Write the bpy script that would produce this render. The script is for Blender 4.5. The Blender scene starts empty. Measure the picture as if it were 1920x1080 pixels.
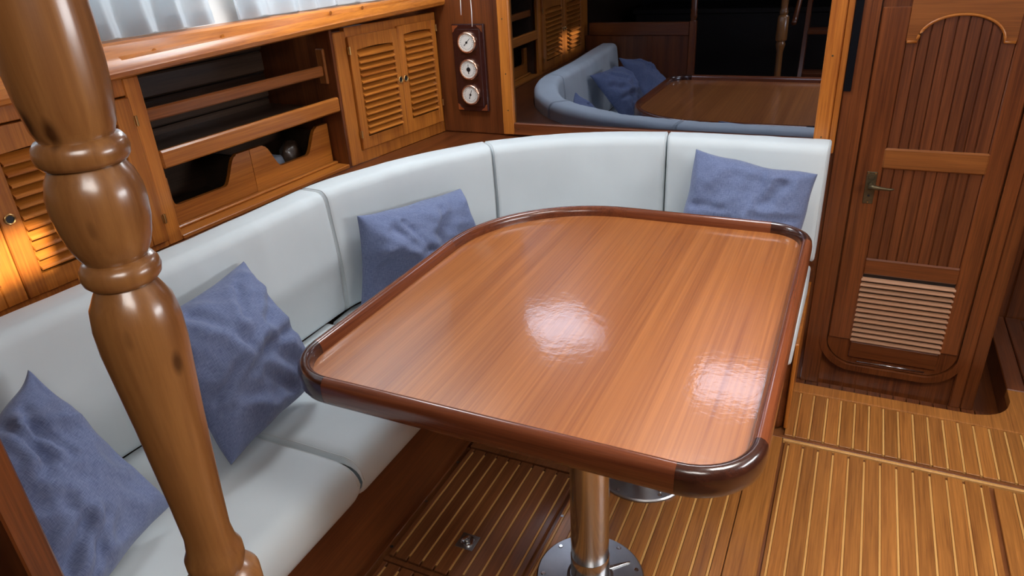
import bpy, bmesh, math, random
from mathutils import Vector, Matrix, noise
R = math.radians
random.seed(7)
scn = bpy.context.scene
col = scn.collection
# ------------------------------------------------------------------ camera
FPX, YAW, PIT, ROL = 1321.13, -0.46267687, 0.4571188, 0.05989543
fw = Vector((math.sin(YAW)*math.cos(PIT), math.cos(YAW)*math.cos(PIT), -math.sin(PIT)))
rt0 = Vector((math.cos(YAW), -math.sin(YAW), 0)); dn0 = fw.cross(rt0)
rt = rt0*math.cos(ROL) + dn0*math.sin(ROL); dn = -rt0*math.sin(ROL) + dn0*math.cos(ROL)
cd = bpy.data.cameras.new('camera'); cam = bpy.data.objects.new('camera', cd); col.objects.link(cam)
cd.sensor_width = 36; cd.lens = 36*FPX/1920; cd.clip_start = 0.02
m = Matrix((rt, -dn, -fw)).transposed().to_4x4(); m.translation = (0, 0, 1.5)
cam.matrix_world = m
scn.camera = cam
# ------------------------------------------------------------------ world, light, exposure
w = bpy.data.worlds.new('sky'); scn.world = w; w.use_nodes = True
w.node_tree.nodes['Background'].inputs[0].default_value = (0.62, 0.78, 1.0, 1)
w.node_tree.nodes['Background'].inputs[1].default_value = 1.2
scn.view_settings.view_transform = 'Standard'; scn.view_settings.look = 'None'
scn.view_settings.exposure = -0.12; scn.view_settings.gamma = 1.0; scn.view_settings.use_curve_mapping = False
def area(name, loc, target, sx, sy, power, color, spread=180):
    l = bpy.data.lights.new(name, 'AREA'); l.shape = 'RECTANGLE'; l.size = sx; l.size_y = sy; l.energy = power; l.color = color; l.spread = R(spread)
    o = bpy.data.objects.new(name, l); col.objects.link(o); o.location = loc
    o.rotation_euler = (Vector(target)-Vector(loc)).to_track_quat('-Z', 'Y').to_euler()
    return o
area('overhead_area_light', (-1.28, 1.80, 1.94), (-1.18, 1.70, 0), 0.46, 0.46, 15, (0.90, 0.96, 1.0))  # assumed overhead light, placed for the left table highlight; ceiling is closed above
area('overhead_area_light', (-0.34, 2.10, 1.94), (-0.34, 2.05, 0), 0.32, 0.32, 8, (0.94, 0.97, 1.0))  # also assumed, placed for the highlight near the table's right edge
area('assumed_companionway_light', (0.30, -0.25, 1.93), (0.05, 1.2, 0), 0.7, 0.5, 17, (1.0, 0.96, 0.90))  # assumed light source, wider than the gap in the ceiling above it
area('overhead_area_light', (0.42, 1.02, 1.94), (0.40, 1.05, 0), 0.5, 0.5, 15, (1.0, 0.97, 0.92), 120)  # added light to brighten the floor; no such hatch is known
area('added_side_light', (1.50, 1.3, 1.45), (-1.2, 1.1, 0.8), 0.9, 0.28, 19, (0.95, 0.97, 1.0))  # added fill light in front of the solid right wall; no port opens behind
area('window_daylight', (-1.80, 1.45, 1.62), (-0.6, 1.45, 1.1), 1.8, 0.26, 4.0, (0.88, 0.95, 1.0))
sd = bpy.data.lights.new('sun', 'SUN'); sd.energy = 19.0; sd.angle = R(1.2); sd.color = (1, .86, .68)
sun = bpy.data.objects.new('sun', sd); col.objects.link(sun); sun.location = (3, -1.5, 3)
sun.rotation_euler = Vector((-1.95, 1.05, -1.05)).to_track_quat('-Z', 'Y').to_euler()
# ------------------------------------------------------------------ materials
MATS = {}
def newmat(name):
    mt = bpy.data.materials.new(name); mt.use_nodes = True
    return mt, mt.node_tree.nodes, mt.node_tree.links, mt.node_tree.nodes['Principled BSDF']
def wood(name, dark, light, axis='y', rough=0.28, coat=0.35, fine=1.0, var=0.14, bands=0.5, bump=0.06, coatrough=0.12, along=1.0):
    mt, N, L, P = newmat(name)
    tc = N.new('ShaderNodeTexCoord'); oi = N.new('ShaderNodeObjectInfo')
    mul = N.new('ShaderNodeMath'); mul.operation = 'MULTIPLY'; mul.inputs[1].default_value = 17.3
    L.new(oi.outputs['Random'], mul.inputs[0])
    add = N.new('ShaderNodeVectorMath'); add.operation = 'ADD'
    L.new(tc.outputs['Object'], add.inputs[0]); L.new(mul.outputs[0], add.inputs[1])
    def tex(al, ac, det, ro):
        mp = N.new('ShaderNodeMapping'); mp.inputs['Scale'].default_value = [al if a == axis else ac for a in 'xyz']
        L.new(add.outputs[0], mp.inputs[0])
        n = N.new('ShaderNodeTexNoise'); n.inputs['Scale'].default_value = 1; n.inputs['Detail'].default_value = det; n.inputs['Roughness'].default_value = ro
        n.inputs['Distortion'].default_value = 0.35
        L.new(mp.outputs[0], n.inputs['Vector']); return n
    a = tex(0.9*fine*along, 22*fine, 3, .55); b = tex(5*fine*along, 190*fine, 3, .65)
    mx = N.new('ShaderNodeMath'); mx.operation = 'MULTIPLY_ADD'
    mx.inputs[1].default_value = 1-bands
    s2 = N.new('ShaderNodeMath'); s2.operation = 'MULTIPLY'; s2.inputs[1].default_value = bands
    L.new(a.outputs[0], s2.inputs[0]); L.new(b.outputs[0], mx.inputs[0]); L.new(s2.outputs[0], mx.inputs[2])
    cr = N.new('ShaderNodeValToRGB'); cr.color_ramp.elements[0].position = .33; cr.color_ramp.elements[1].position = .68
    cr.color_ramp.elements[0].color = (*dark, 1); cr.color_ramp.elements[1].color = (*light, 1)
    L.new(mx.outputs[0], cr.inputs[0])
    hs = N.new('ShaderNodeHueSaturation')
    mr = N.new('ShaderNodeMapRange'); mr.inputs[3].default_value = 1-var; mr.inputs[4].default_value = 1+var
    L.new(oi.outputs['Random'], mr.inputs[0]); L.new(mr.outputs[0], hs.inputs['Value']); L.new(cr.outputs[0], hs.inputs['Color'])
    L.new(hs.outputs[0], P.inputs['Base Color'])
    P.inputs['Roughness'].default_value = rough; P.inputs['Coat Weight'].default_value = coat; P.inputs['Coat Roughness'].default_value = coatrough
    bp = N.new('ShaderNodeBump'); bp.inputs['Strength'].default_value = bump; bp.inputs['Distance'].default_value = .002
    L.new(b.outputs[0], bp.inputs['Height']); L.new(bp.outputs[0], P.inputs['Normal'])
    MATS[name] = mt; return mt
def plain(name, c, rough=.5, metal=0.0, coat=0.0, noise_amt=0.0, nscale=30, bump=0.0, **kw):
    mt, N, L, P = newmat(name)
    P.inputs['Base Color'].default_value = (*c, 1); P.inputs['Roughness'].default_value = rough; P.inputs['Metallic'].default_value = metal; P.inputs['Coat Weight'].default_value = coat
    tc = N.new('ShaderNodeTexCoord'); n = N.new('ShaderNodeTexNoise'); n.inputs['Scale'].default_value = nscale; n.inputs['Detail'].default_value = 3
    L.new(tc.outputs['Object'], n.inputs['Vector'])
    mr = N.new('ShaderNodeMapRange'); mr.inputs[3].default_value = 1-noise_amt; mr.inputs[4].default_value = 1+noise_amt
    L.new(n.outputs[0], mr.inputs[0])
    hs = N.new('ShaderNodeHueSaturation'); hs.inputs['Color'].default_value = (*c, 1); L.new(mr.outputs[0], hs.inputs['Value']); L.new(hs.outputs[0], P.inputs['Base Color'])
    if bump:
        bp = N.new('ShaderNodeBump'); bp.inputs['Strength'].default_value = bump; bp.inputs['Distance'].default_value = .004
        L.new(n.outputs[0], bp.inputs['Height']); L.new(bp.outputs[0], P.inputs['Normal'])
    MATS[name] = mt; return mt
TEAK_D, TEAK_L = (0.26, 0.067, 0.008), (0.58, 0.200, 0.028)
for ax in 'xyz':
    wood('teak_'+ax, TEAK_D, TEAK_L, ax, .36, .2)
    wood('mahogany_'+ax, (0.066, 0.0155, 0.0045), (0.205, 0.056, 0.0135), ax, .32, .30)
    wood('redwood_'+ax, (0.085, 0.020, 0.008), (0.215, 0.058, 0.020), ax, .24, .5, var=.05)
    wood('warmwood_'+ax, (0.15, 0.043, 0.010), (0.35, 0.115, 0.026), ax, .32, .3)
    wood('deepwood_'+ax, (0.050, 0.011, 0.004), (0.185, 0.052, 0.015), ax, .36, .2, bands=.5)
    wood('darkwood_'+ax, (0.020, 0.007, 0.005), (0.070, 0.020, 0.010), ax, .22, .6, fine=.6, var=.05)
wood('table_veneer', (0.235, 0.064, 0.014), (0.45, 0.158, 0.038), 'y', .36, .75, fine=.9, var=0.02, bands=.42, bump=.03, coatrough=.085, along=.35)
def worn_coat(mt):
    N, L = mt.node_tree.nodes, mt.node_tree.links
    tc = N.new('ShaderNodeTexCoord'); n = N.new('ShaderNodeTexNoise'); n.inputs['Scale'].default_value = 38; n.inputs['Detail'].default_value = 4; n.inputs['Roughness'].default_value = .65
    L.new(tc.outputs['Object'], n.inputs['Vector']); b = N.new('ShaderNodeBump'); b.inputs['Strength'].default_value = .10; b.inputs['Distance'].default_value = .004
    L.new(n.outputs[0], b.inputs['Height']); L.new(b.outputs[0], N['Principled BSDF'].inputs['Coat Normal'])
worn_coat(MATS['table_veneer'])
wood('post_wood', (0.145, 0.050, 0.013), (0.305, 0.134, 0.041), 'z', .30, .5, fine=1.2, var=.0, bands=.75, coatrough=.17)
wood('slat_painted_sheen', (0.34, 0.165, 0.085), (0.50, 0.28, 0.17), 'x', .25, .8, coatrough=.25)  # pale base colour paints in the sheen of light from above
def knots(mt):
    N, L = mt.node_tree.nodes, mt.node_tree.links; P = N['Principled BSDF']
    src = P.inputs['Base Color'].links[0].from_socket
    tc = N.new('ShaderNodeTexCoord'); mp = N.new('ShaderNodeMapping'); mp.inputs['Scale'].default_value = (30, 30, 13); L.new(tc.outputs['Object'], mp.inputs[0])
    v = N.new('ShaderNodeTexVoronoi'); v.inputs['Scale'].default_value = 1.0; L.new(mp.outputs[0], v.inputs['Vector'])
    cr = N.new('ShaderNodeValToRGB'); cr.color_ramp.elements[0].position = .06; cr.color_ramp.elements[0].color = (.30, .26, .26, 1); cr.color_ramp.elements[1].position = .17; cr.color_ramp.elements[1].color = (1, 1, 1, 1)
    L.new(v.outputs['Distance'], cr.inputs[0])
    mx = N.new('ShaderNodeMix'); mx.data_type = 'RGBA'; mx.blend_type = 'MULTIPLY'; mx.inputs[0].default_value = 1
    L.new(src, mx.inputs[6]); L.new(cr.outputs[0], mx.inputs[7]); L.new(mx.outputs[2], P.inputs['Base Color'])
knots(MATS['post_wood'])
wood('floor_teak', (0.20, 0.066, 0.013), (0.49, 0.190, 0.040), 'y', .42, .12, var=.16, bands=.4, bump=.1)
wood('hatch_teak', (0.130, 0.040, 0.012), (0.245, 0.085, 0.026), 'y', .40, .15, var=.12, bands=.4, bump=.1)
wood('holly', (0.56, 0.27, 0.075), (0.70, 0.38, 0.12), 'y', .45, .1, var=.02)
wood('hull_plank', (0.030, 0.015, 0.009), (0.085, 0.048, 0.029), 'x', .4, .2)  # darkened so the shelf's inner shade sits in the colour
plain('cushion', (0.61, 0.665, 0.69), .85, noise_amt=.05, nscale=9, bump=.25)
plain('piping', (0.60, 0.63, 0.64), .85, noise_amt=.05, nscale=40)
plain('steel', (0.62, 0.62, 0.62), .16, 1.0, noise_amt=.05)
plain('steel_brushed', (0.40, 0.40, 0.41), .34, 1.0, noise_amt=.22, nscale=22)
plain('brass', (0.62, 0.40, 0.16), .3, 1.0, noise_amt=.15)
plain('old_brass', (0.13, 0.10, 0.055), .42, 0.8, noise_amt=.3, nscale=120, bump=.3)
plain('copper', (0.80, 0.52, 0.38), .25, 1.0, noise_amt=.05)
plain('dial', (0.72, 0.70, 0.66), .4, noise_amt=.02)
plain('black', (0.006, 0.006, 0.008), .45, noise_amt=.1)
plain('blackboard_wood', (0.030, 0.006, 0.006), .25, coat=.5, noise_amt=.2)
plain('black_fabric', (0.004, 0.004, 0.006), .95, noise_amt=.1).node_tree.nodes['Principled BSDF'].inputs['Specular IOR Level'].default_value = .1
plain('white_wall', (0.62, 0.62, 0.60), .6, noise_amt=.02)
plain('headliner', (0.72, 0.71, 0.68), .7, noise_amt=.02)
plain('cord', (0.85, 0.83, 0.80), .8, noise_amt=.03)
plain('shaded_cabin', (0.012, 0.009, 0.008), .5, noise_amt=.3, nscale=6)  # shade of the rear cabin put into the colour, near black
plain('grey_cloth', (0.20, 0.22, 0.27), .9, noise_amt=.1)
plain('mirror', (0.25, 0.275, 0.34), .012, 1.0, noise_amt=0)
def blue_mat():
    mt, N, L, P = newmat('blue_linen')
    tc = N.new('ShaderNodeTexCoord'); outs = []
    for sc in ((300, 26, 1), (26, 300, 1)):
        mp = N.new('ShaderNodeMapping'); mp.inputs['Scale'].default_value = sc
        L.new(tc.outputs['UV'], mp.inputs[0]); n = N.new('ShaderNodeTexNoise'); n.inputs['Scale'].default_value = 1; n.inputs['Detail'].default_value = 1
        L.new(mp.outputs[0], n.inputs['Vector']); outs.append(n)
    ad = N.new('ShaderNodeMath'); ad.operation = 'ADD'; L.new(outs[0].outputs[0], ad.inputs[0]); L.new(outs[1].outputs[0], ad.inputs[1])
    hf = N.new('ShaderNodeMath'); hf.operation = 'MULTIPLY'; hf.inputs[1].default_value = .5; L.new(ad.outputs[0], hf.inputs[0])
    cr = N.new('ShaderNodeValToRGB'); cr.color_ramp.elements[0].position = .34; cr.color_ramp.elements[1].position = .68
    cr.color_ramp.elements[0].color = (0.085, 0.111, 0.222, 1); cr.color_ramp.elements[1].color = (0.180, 0.222, 0.365, 1)
    L.new(hf.outputs[0], cr.inputs[0]); L.new(cr.outputs[0], P.inputs['Base Color'])
    P.inputs['Roughness'].default_value = .9; P.inputs['Sheen Weight'].default_value = .15
    bp = N.new('ShaderNodeBump'); bp.inputs['Strength'].default_value = .3; bp.inputs['Distance'].default_value = .001
    L.new(hf.outputs[0], bp.inputs['Height']); L.new(bp.outputs[0], P.inputs['Normal']); MATS['blue_linen'] = mt
blue_mat()
def curtain_mat():
    mt, N, L, P = newmat('voile')
    P.inputs['Base Color'].default_value = (0.72, 0.78, 0.82, 1); P.inputs['Roughness'].default_value = .9
    tr = N.new('ShaderNodeBsdfTranslucent'); tr.inputs[0].default_value = (0.74, 0.82, 0.88, 1)
    mx = N.new('ShaderNodeMixShader'); mx.inputs[0].default_value = .45
    L.new(P.outputs[0], mx.inputs[1]); L.new(tr.outputs[0], mx.inputs[2]); L.new(mx.outputs[0], N['Material Output'].inputs[0]); MATS['voile'] = mt
curtain_mat()
# ------------------------------------------------------------------ helpers
def link(name, me, mat, parent=None):
    o = bpy.data.objects.new(name, me); col.objects.link(o)
    if mat and not me.materials: me.materials.append(MATS[mat])
    if parent: o.parent = parent
    return o
def tag(o, label, cat, group=None):
    o['label'] = label; o['category'] = cat
    if group: o['group'] = group
    return o
def struct(o): o['kind'] = 'structure'; return o
def empty(name, loc=(0, 0, 0), rz=0):
    o = bpy.data.objects.new(name, None); col.objects.link(o); o.location = loc; o.rotation_euler = (0, 0, rz); o.empty_display_size = .1
    return o
def frommesh(name, bm, mat, parent=None, smooth=False, angle=None):
    bmesh.ops.recalc_face_normals(bm, faces=bm.faces)
    me = bpy.data.meshes.new(name); bm.to_mesh(me); bm.free()
    if smooth:
        me.polygons.foreach_set('use_smooth', [True]*len(me.polygons))
        if angle: me.set_sharp_from_angle(angle=R(angle))
    return link(name, me, mat, parent)
def bxm(bm, x0, x1, y0, y1, z0, z1, bev=0, seg=1):
    t = bmesh.new()
    bmesh.ops.create_cube(t, size=1)
    for v in t.verts: v.co = Vector((x0+(v.co.x+.5)*(x1-x0), y0+(v.co.y+.5)*(y1-y0), z0+(v.co.z+.5)*(z1-z0)))
    if bev: bmesh.ops.bevel(t, geom=t.edges[:], offset=bev, segments=seg, affect='EDGES', profile=.5)
    merge(bm, t)
def merge(bm, t, mat=None):
    mp = {v: bm.verts.new(mat @ v.co if mat else v.co) for v in t.verts}
    for f in t.faces: bm.faces.new([mp[v] for v in f.verts])
    t.free()
def box(name, x0, x1, y0, y1, z0, z1, mat, parent=None, bev=0.002, seg=1, smooth=False):
    bm = bmesh.new(); bxm(bm, x0, x1, y0, y1, z0, z1, bev, seg)
    return frommesh(name, bm, mat, parent, smooth)
def poly(bm, pts, z0, z1, bev=0, seg=2, only_top=False):
    t = bmesh.new()
    lo = [t.verts.new((p[0], p[1], z0)) for p in pts]; hi = [t.verts.new((p[0], p[1], z1)) for p in pts]
    n = len(pts); t.faces.new(lo[::-1]); t.faces.new(hi)
    for i in range(n): t.faces.new((lo[i], lo[(i+1) % n], hi[(i+1) % n], hi[i]))
    if bev:
        es = [e for e in t.edges if abs(e.verts[0].co.z-e.verts[1].co.z) < 1e-6 and (not only_top or e.verts[0].co.z > (z0+z1)/2)]
        bmesh.ops.bevel(t, geom=es, offset=bev, segments=seg, affect='EDGES', profile=.5)
    merge(bm, t)
def prism_y(bm, pts, y0, y1):
    'polygon in x,z extruded along y'
    t = bmesh.new()
    a = [t.verts.new((p[0], y0, p[1])) for p in pts]; b = [t.verts.new((p[0], y1, p[1])) for p in pts]
    n = len(pts); t.faces.new(a); t.faces.new(b[::-1])
    for i in range(n): t.faces.new((a[i], b[i], b[(i+1) % n], a[(i+1) % n]))
    merge(bm, t)
def lathe(bm, prof, seg=32, mat=None):
    t = bmesh.new(); rings = []
    for z, r in prof:
        rings.append([t.verts.new((r*math.cos(2*math.pi*k/seg), r*math.sin(2*math.pi*k/seg), z)) for k in range(seg)])
    for a, b in zip(rings, rings[1:]):
        for k in range(seg): t.faces.new((a[k], a[(k+1) % seg], b[(k+1) % seg], b[k]))
    t.faces.new(rings[0][::-1]); t.faces.new(rings[-1])
    merge(bm, t, mat)
def tube(bm, pts, r, seg=8):
    pts = [Vector(p) for p in pts]; rings = []
    for i, p in enumerate(pts):
        d = (pts[min(i+1, len(pts)-1)]-pts[max(i-1, 0)]).normalized()
        up = Vector((0, 0, 1)) if abs(d.z) < .9 else Vector((1, 0, 0))
        u = d.cross(up).normalized(); v = d.cross(u)
        rr = r[i] if isinstance(r, (list, tuple)) else r
        rings.append([bm.verts.new(p+rr*(u*math.cos(2*math.pi*k/seg)+v*math.sin(2*math.pi*k/seg))) for k in range(seg)])
    for a, b in zip(rings, rings[1:]):
        for k in range(seg): bm.faces.new((a[k], a[(k+1) % seg], b[(k+1) % seg], b[k]))
    bm.faces.new(rings[0][::-1]); bm.faces.new(rings[-1])
def loft(bm, sections, closed=True, caps=True):
    rings = [[bm.verts.new(p) for p in s] for s in sections]
    n = len(rings[0])
    for a, b in zip(rings, rings[1:]):
        for k in range(n if closed else n-1): bm.faces.new((a[k], a[(k+1) % n], b[(k+1) % n], b[k]))
    if caps: bm.faces.new(rings[0][::-1]); bm.faces.new(rings[-1])
def arc(cx, cy, r, a0, a1, n):
    return [(cx+r*math.cos(R(a0+(a1-a0)*i/n)), cy+r*math.sin(R(a0+(a1-a0)*i/n))) for i in range(n+1)]
def catmull(P, n=12):
    P = [Vector(p) for p in P]; out = []
    Q = [P[0]*2-P[1]]+P+[P[-1]*2-P[-2]]
    for i in range(1, len(Q)-2):
        a, b, c, d = Q[i-1:i+3]
        for k in range(n):
            t = k/n; out.append(.5*((2*b)+(c-a)*t+(2*a-5*b+4*c-d)*t*t+(3*b-a-3*c+d)*t**3))
    out.append(P[-1]); return out
def frame(A, B): return math.atan2(B[1]-A[1], B[0]-A[0])

# ================================================================== STRUCTURE
YB = 2.55
A0, A1, A2 = (-1.654, 1.247), (-1.615, 2.0), (-1.542, 2.556)     # face line of the side lockers
ang1, ang2 = frame(A0, A1), frame(A1, A2)
def wallx(y):
    if y < A1[1]: return A0[0]+(y-A0[1])*(A1[0]-A0[0])/(A1[1]-A0[1])
    return A1[0]+(y-A1[1])*(A2[0]-A1[0])/(A2[1]-A1[1])
# ---- floor
fl = bmesh.new()
bxm(fl, -2.1, -0.06, -2.2, 2.55, -.06, -.012)
bxm(fl, -0.06, 1.6, -2.2, 2.30, -.06, -.012)
bxm(fl, 0.74, 1.6, 2.30, 3.14, -.06, -.012)
floor = struct(frommesh('floor', fl, 'hatch_teak'))
def planks(parent, x0, x1, y0, y1, mat, pitch=.0435, start=None, endgrain=True):
    'planks running fore and aft between light inlay strips; returns strip rectangles'
    xs = [x0]; x = start if start is not None else x0+pitch
    while x < x1-.012: xs.append(x); x += pitch
    xs.append(x1); st = []
    for i, (a, b) in enumerate(zip(xs, xs[1:])):
        l = a+(.003 if i else 0); r = b-(.003 if i < len(xs)-2 else 0)
        box('plank', l+.0008, r-.0008, y0, y1, -.012, 0.0, mat, parent, .0012)
        if i: st.append((a-.0029, a+.0029, y0+.004, y1-.004))
    return st
def strips(parent, rects, z=-.0006):
    bm = bmesh.new()
    for a in rects: bxm(bm, a[0], a[1], a[2], a[3], -.012, z)
    return frommesh('inlay_strips', bm, 'holly', parent)
st = []
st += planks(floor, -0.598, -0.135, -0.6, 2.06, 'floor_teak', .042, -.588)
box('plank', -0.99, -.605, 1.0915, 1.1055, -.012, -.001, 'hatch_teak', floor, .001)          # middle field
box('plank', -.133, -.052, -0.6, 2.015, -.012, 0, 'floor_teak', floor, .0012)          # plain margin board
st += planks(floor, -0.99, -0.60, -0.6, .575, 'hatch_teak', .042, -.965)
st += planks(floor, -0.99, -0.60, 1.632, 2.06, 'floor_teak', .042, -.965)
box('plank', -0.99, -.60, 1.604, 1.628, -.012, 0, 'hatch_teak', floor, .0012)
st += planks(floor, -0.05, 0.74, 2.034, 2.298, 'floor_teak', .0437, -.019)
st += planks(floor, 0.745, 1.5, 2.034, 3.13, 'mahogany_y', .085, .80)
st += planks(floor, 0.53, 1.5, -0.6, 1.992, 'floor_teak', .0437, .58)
box('plank', -0.125, 1.5, 2.016, 2.030, -.012, -.001, 'hatch_teak', floor, .001)       # cross seam
box('plank', -0.05, 1.5, 2.003, 2.0135, -.012, 0.0, 'holly', floor, .001)
strips(floor, st)
bm = bmesh.new()
pts = [(-.056, 2.30), (.745, 2.30), (.745, 2.56), (.63, 2.56)] + arc(.51, 2.48, .12, 0, -90, 8) + [(-.056, 2.36)]
poly(bm, pts, -.03, .002, .004, 2, True)
o = frommesh('floor_lip', bm, 'floor_teak', floor)
box('plank', .63, .688, 2.562, 3.14, -.03, .002, 'mahogany_y', floor, .003); box('plank', .691, .745, 2.562, 3.14, -.03, .002, 'mahogany_y', floor, .003)  # darker boards put the passage shade into the wood colour
# removable floor panels
def hatch(name, x0, x1, y0, y1, mat, pitch, start, label):
    e = empty(name, ((x0+x1)/2, (y0+y1)/2, -.012))
    cx, cy = e.location.x, e.location.y
    xs = [x0+.004]; x = start
    while x < x1-.012: xs.append(x); x += pitch
    xs.append(x1-.004); rc = []
    for i, (a, b) in enumerate(zip(xs, xs[1:])):
        p = box('plank', a+.003-cx, b-.003-cx, y0+.004-cy, y1-.004-cy, 0, .012, mat, e, .0012)
        if i: rc.append((a-.0026-cx, a+.0026-cx, y0+.02-cy, y1-.02-cy))
    bm = bmesh.new()
    for a in rc: bxm(bm, a[0], a[1], a[2], a[3], 0, .0116)
    frommesh('inlay_strips', bm, 'holly', e)
    tag(e, label, 'floor panel'); return e
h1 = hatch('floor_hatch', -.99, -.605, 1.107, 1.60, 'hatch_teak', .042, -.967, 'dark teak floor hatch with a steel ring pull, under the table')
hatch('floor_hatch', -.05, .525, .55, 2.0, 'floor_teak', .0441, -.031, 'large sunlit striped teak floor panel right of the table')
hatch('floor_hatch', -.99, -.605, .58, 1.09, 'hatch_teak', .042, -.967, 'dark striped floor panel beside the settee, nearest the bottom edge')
bm = bmesh.new(); bxm(bm, -.027, .027, -.027, .027, 0, .002, .001)
rp = frommesh('ring_pull', bm, 'steel_brushed', h1); rp.location = (-.800+.7975, 1.232-1.3535, .0122)
bm = bmesh.new()
lathe(bm, [(0, .019), (.004, .019), (.005, .017), (.0035, .014), (.003, .004)], 24)
r2 = frommesh('pull_ring', bm, 'steel', rp, True, 40); r2.location = (0, 0, .0015)
bm = bmesh.new(); tube(bm, [(.006*math.cos(a/8*6.283)-0.002, .006*math.sin(a/8*6.283), .007) for a in range(9)], .0016, 6)
r3 = frommesh('pull_loop', bm, 'steel', rp, True)
for (x, y) in ((-.591, 1.422), (-.998, 1.145), (-1.0, 1.336), (-.997, 1.529)):
    bm = bmesh.new(); lathe(bm, [(0, .005), (.001, .0045)], 10); s = frommesh('screw', bm, 'steel_brushed', floor); s.location = (x, y, .0002 if x > -.6 else -.011)
# ---- lower sole and well in front of the door
bm = bmesh.new()
bxm(bm, -.06, .74, 2.30, 3.20, -.14, -.112)
ls = struct(frommesh('floor_well', bm, 'mahogany_y')); 
for i in range(16):
    box('plank', -.055+i*.0435, -.055+i*.0435+.040, 2.36, 2.548, -.112, -.1, 'mahogany_y', ls, .001)
bm = bmesh.new()
bxm(bm, -.058, .64, 2.35, 2.358, -.12, -.03); bxm(bm, .632, .65, 2.36, 3.15, -.12, -.03)
frommesh('riser', bm, 'mahogany_x', ls)
# ---- bulkhead with the door (front wall)
wf = bmesh.new()
bxm(wf, -1.9, 0.03, YB, YB+.04, -.12, 1.95)
bxm(wf, 0.03, 0.47, YB+.012, YB+.04, -.12, 1.95)
bxm(wf, 0.47, 0.545, YB, YB+.04, -.12, 1.95)
bxm(wf, 0.505, 0.545, YB+.04, 3.16, -.12, 1.95); bxm(wf, .50, .75, 3.19, 3.22, -.15, 1.95)
wall_front = struct(frommesh('wall_front', wf, 'mahogany_z'))
box('panel', -1.536, -1.258, YB-.006, YB, .80, 1.93, 'mahogany_z', wall_front, .001)
box('panel', -.034, .030, YB-.008, YB, -.1, 1.9, 'mahogany_z', wall_front, .002)
for x0, x1 in ((.472, .505), (.507, .543)):
    box('plank', x0, x1, YB-.006, YB, -.1, 1.9, 'mahogany_z', wall_front, .002)
# back wall beyond the passage
wb = bmesh.new(); bxm(wb, .52, 1.7, 3.15, 3.19, -.12, 1.95)
wall_pass = struct(frommesh('wall_passage', wb, 'mahogany_z'))
for i in range(3): box('plank', .525+i*.085, .525+i*.085+.082, 3.142, 3.15, -.1, 1.9, 'mahogany_z', wall_pass, .003)
box('cupboard_door', .79, 1.2, 3.13, 3.15, .09, 1.6, 'mahogany_z', wall_pass, .004)
box('hinge', .783, .797, 3.125, 3.132, .20, .24, 'old_brass', wall_pass, .001)
wr = bmesh.new(); bxm(wr, 1.6, 1.64, -2.2, 3.2, -.1, 1.2)
bxm(wr, 1.6, 1.64, -2.2, 3.2, 1.2, 1.97)
struct(frommesh('wall_right', wr, 'mahogany_z'))
bm = bmesh.new(); bxm(bm, -2.2, 1.7, -2.26, -2.2, -.1, 1.97)
struct(frommesh('wall_back', bm, 'shaded_cabin'))
bm = bmesh.new()
for (x0, x1, y0, y1) in ((-2.2, 1.7, -2.26, -.50), (-2.2, .15, -.50, -.08), (.41, 1.7, -.50, -.08), (-2.2, 1.7, -.08, 3.2)):  # companionway gap is assumed, sized to shape the sun patch
    bxm(bm, x0, x1, y0, y1, 1.95, 1.99)
struct(frommesh('ceiling', bm, 'headliner'))
# ---- left wall: hull side behind the lockers, white side above them
wl = bmesh.new()
bxm(wl, -2.10, -2.02, -2.2, 3.2, -.1, 1.34); bxm(wl, -2.10, -1.79, -2.2, 2.6, 1.345, 1.37)
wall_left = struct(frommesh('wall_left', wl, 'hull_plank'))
bm = bmesh.new()
def upper(y0, y1, z0, z1):
    loft(bm, [[(wallx(y)-.052, y, z0), (wallx(y)-.092, y, z0), (wallx(y)-.132, y, z1), (wallx(y)-.092, y, z1)] for y in (y0, min(max(2.0, y0), y1)-1e-4, y1)])
upper(-2.2, 2.58, 1.30, 1.46); upper(-2.2, 2.58, 1.78, 1.95); upper(-2.2, .42, 1.46, 1.78); upper(2.42, 2.58, 1.46, 1.78)
o = frommesh('upper_side', bm, 'white_wall', wall_left)
# ---- cap rail (trim) above the lockers
def capsec(y):
    x = wallx(y); zb = 1.252+(y-1.2)*.028; zt = 1.330
    P = [(.10, zt), (-.018, zt+.002), (-.026, zt-.004), (-.034, zt-.03), (-.044, zb+.040), (-.056, zb+.028), (-.060, zb+.016), (-.056, zb+.005), (-.046, zb), (.02, zb), (.02, zb+.03), (.10, zb+.03)]
    return [(x-a, y, z) for a, z in P]
bm = bmesh.new(); loft(bm, [capsec(y) for y in (-.3, .6, 1.2, 1.7, 1.98, 2.02, 2.3, 2.545)])
cap = struct(frommesh('trim_1', bm, 'teak_y', None, True, 35))
for (y, dz) in ((1.30, .045), (1.335, .020), (1.52, .045), (1.97, .048), (2.12, .045)):
    bm = bmesh.new(); lathe(bm, [(0, .0065), (.0012, .006)], 12, Matrix.Rotation(R(90), 4, 'Y'))
    p = frommesh('wood_plug', bm, 'teak_z', cap); p.location = (wallx(y)+.040-(dz-.03)*.3, y, 1.252+(y-1.2)*.028+dz)
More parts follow.
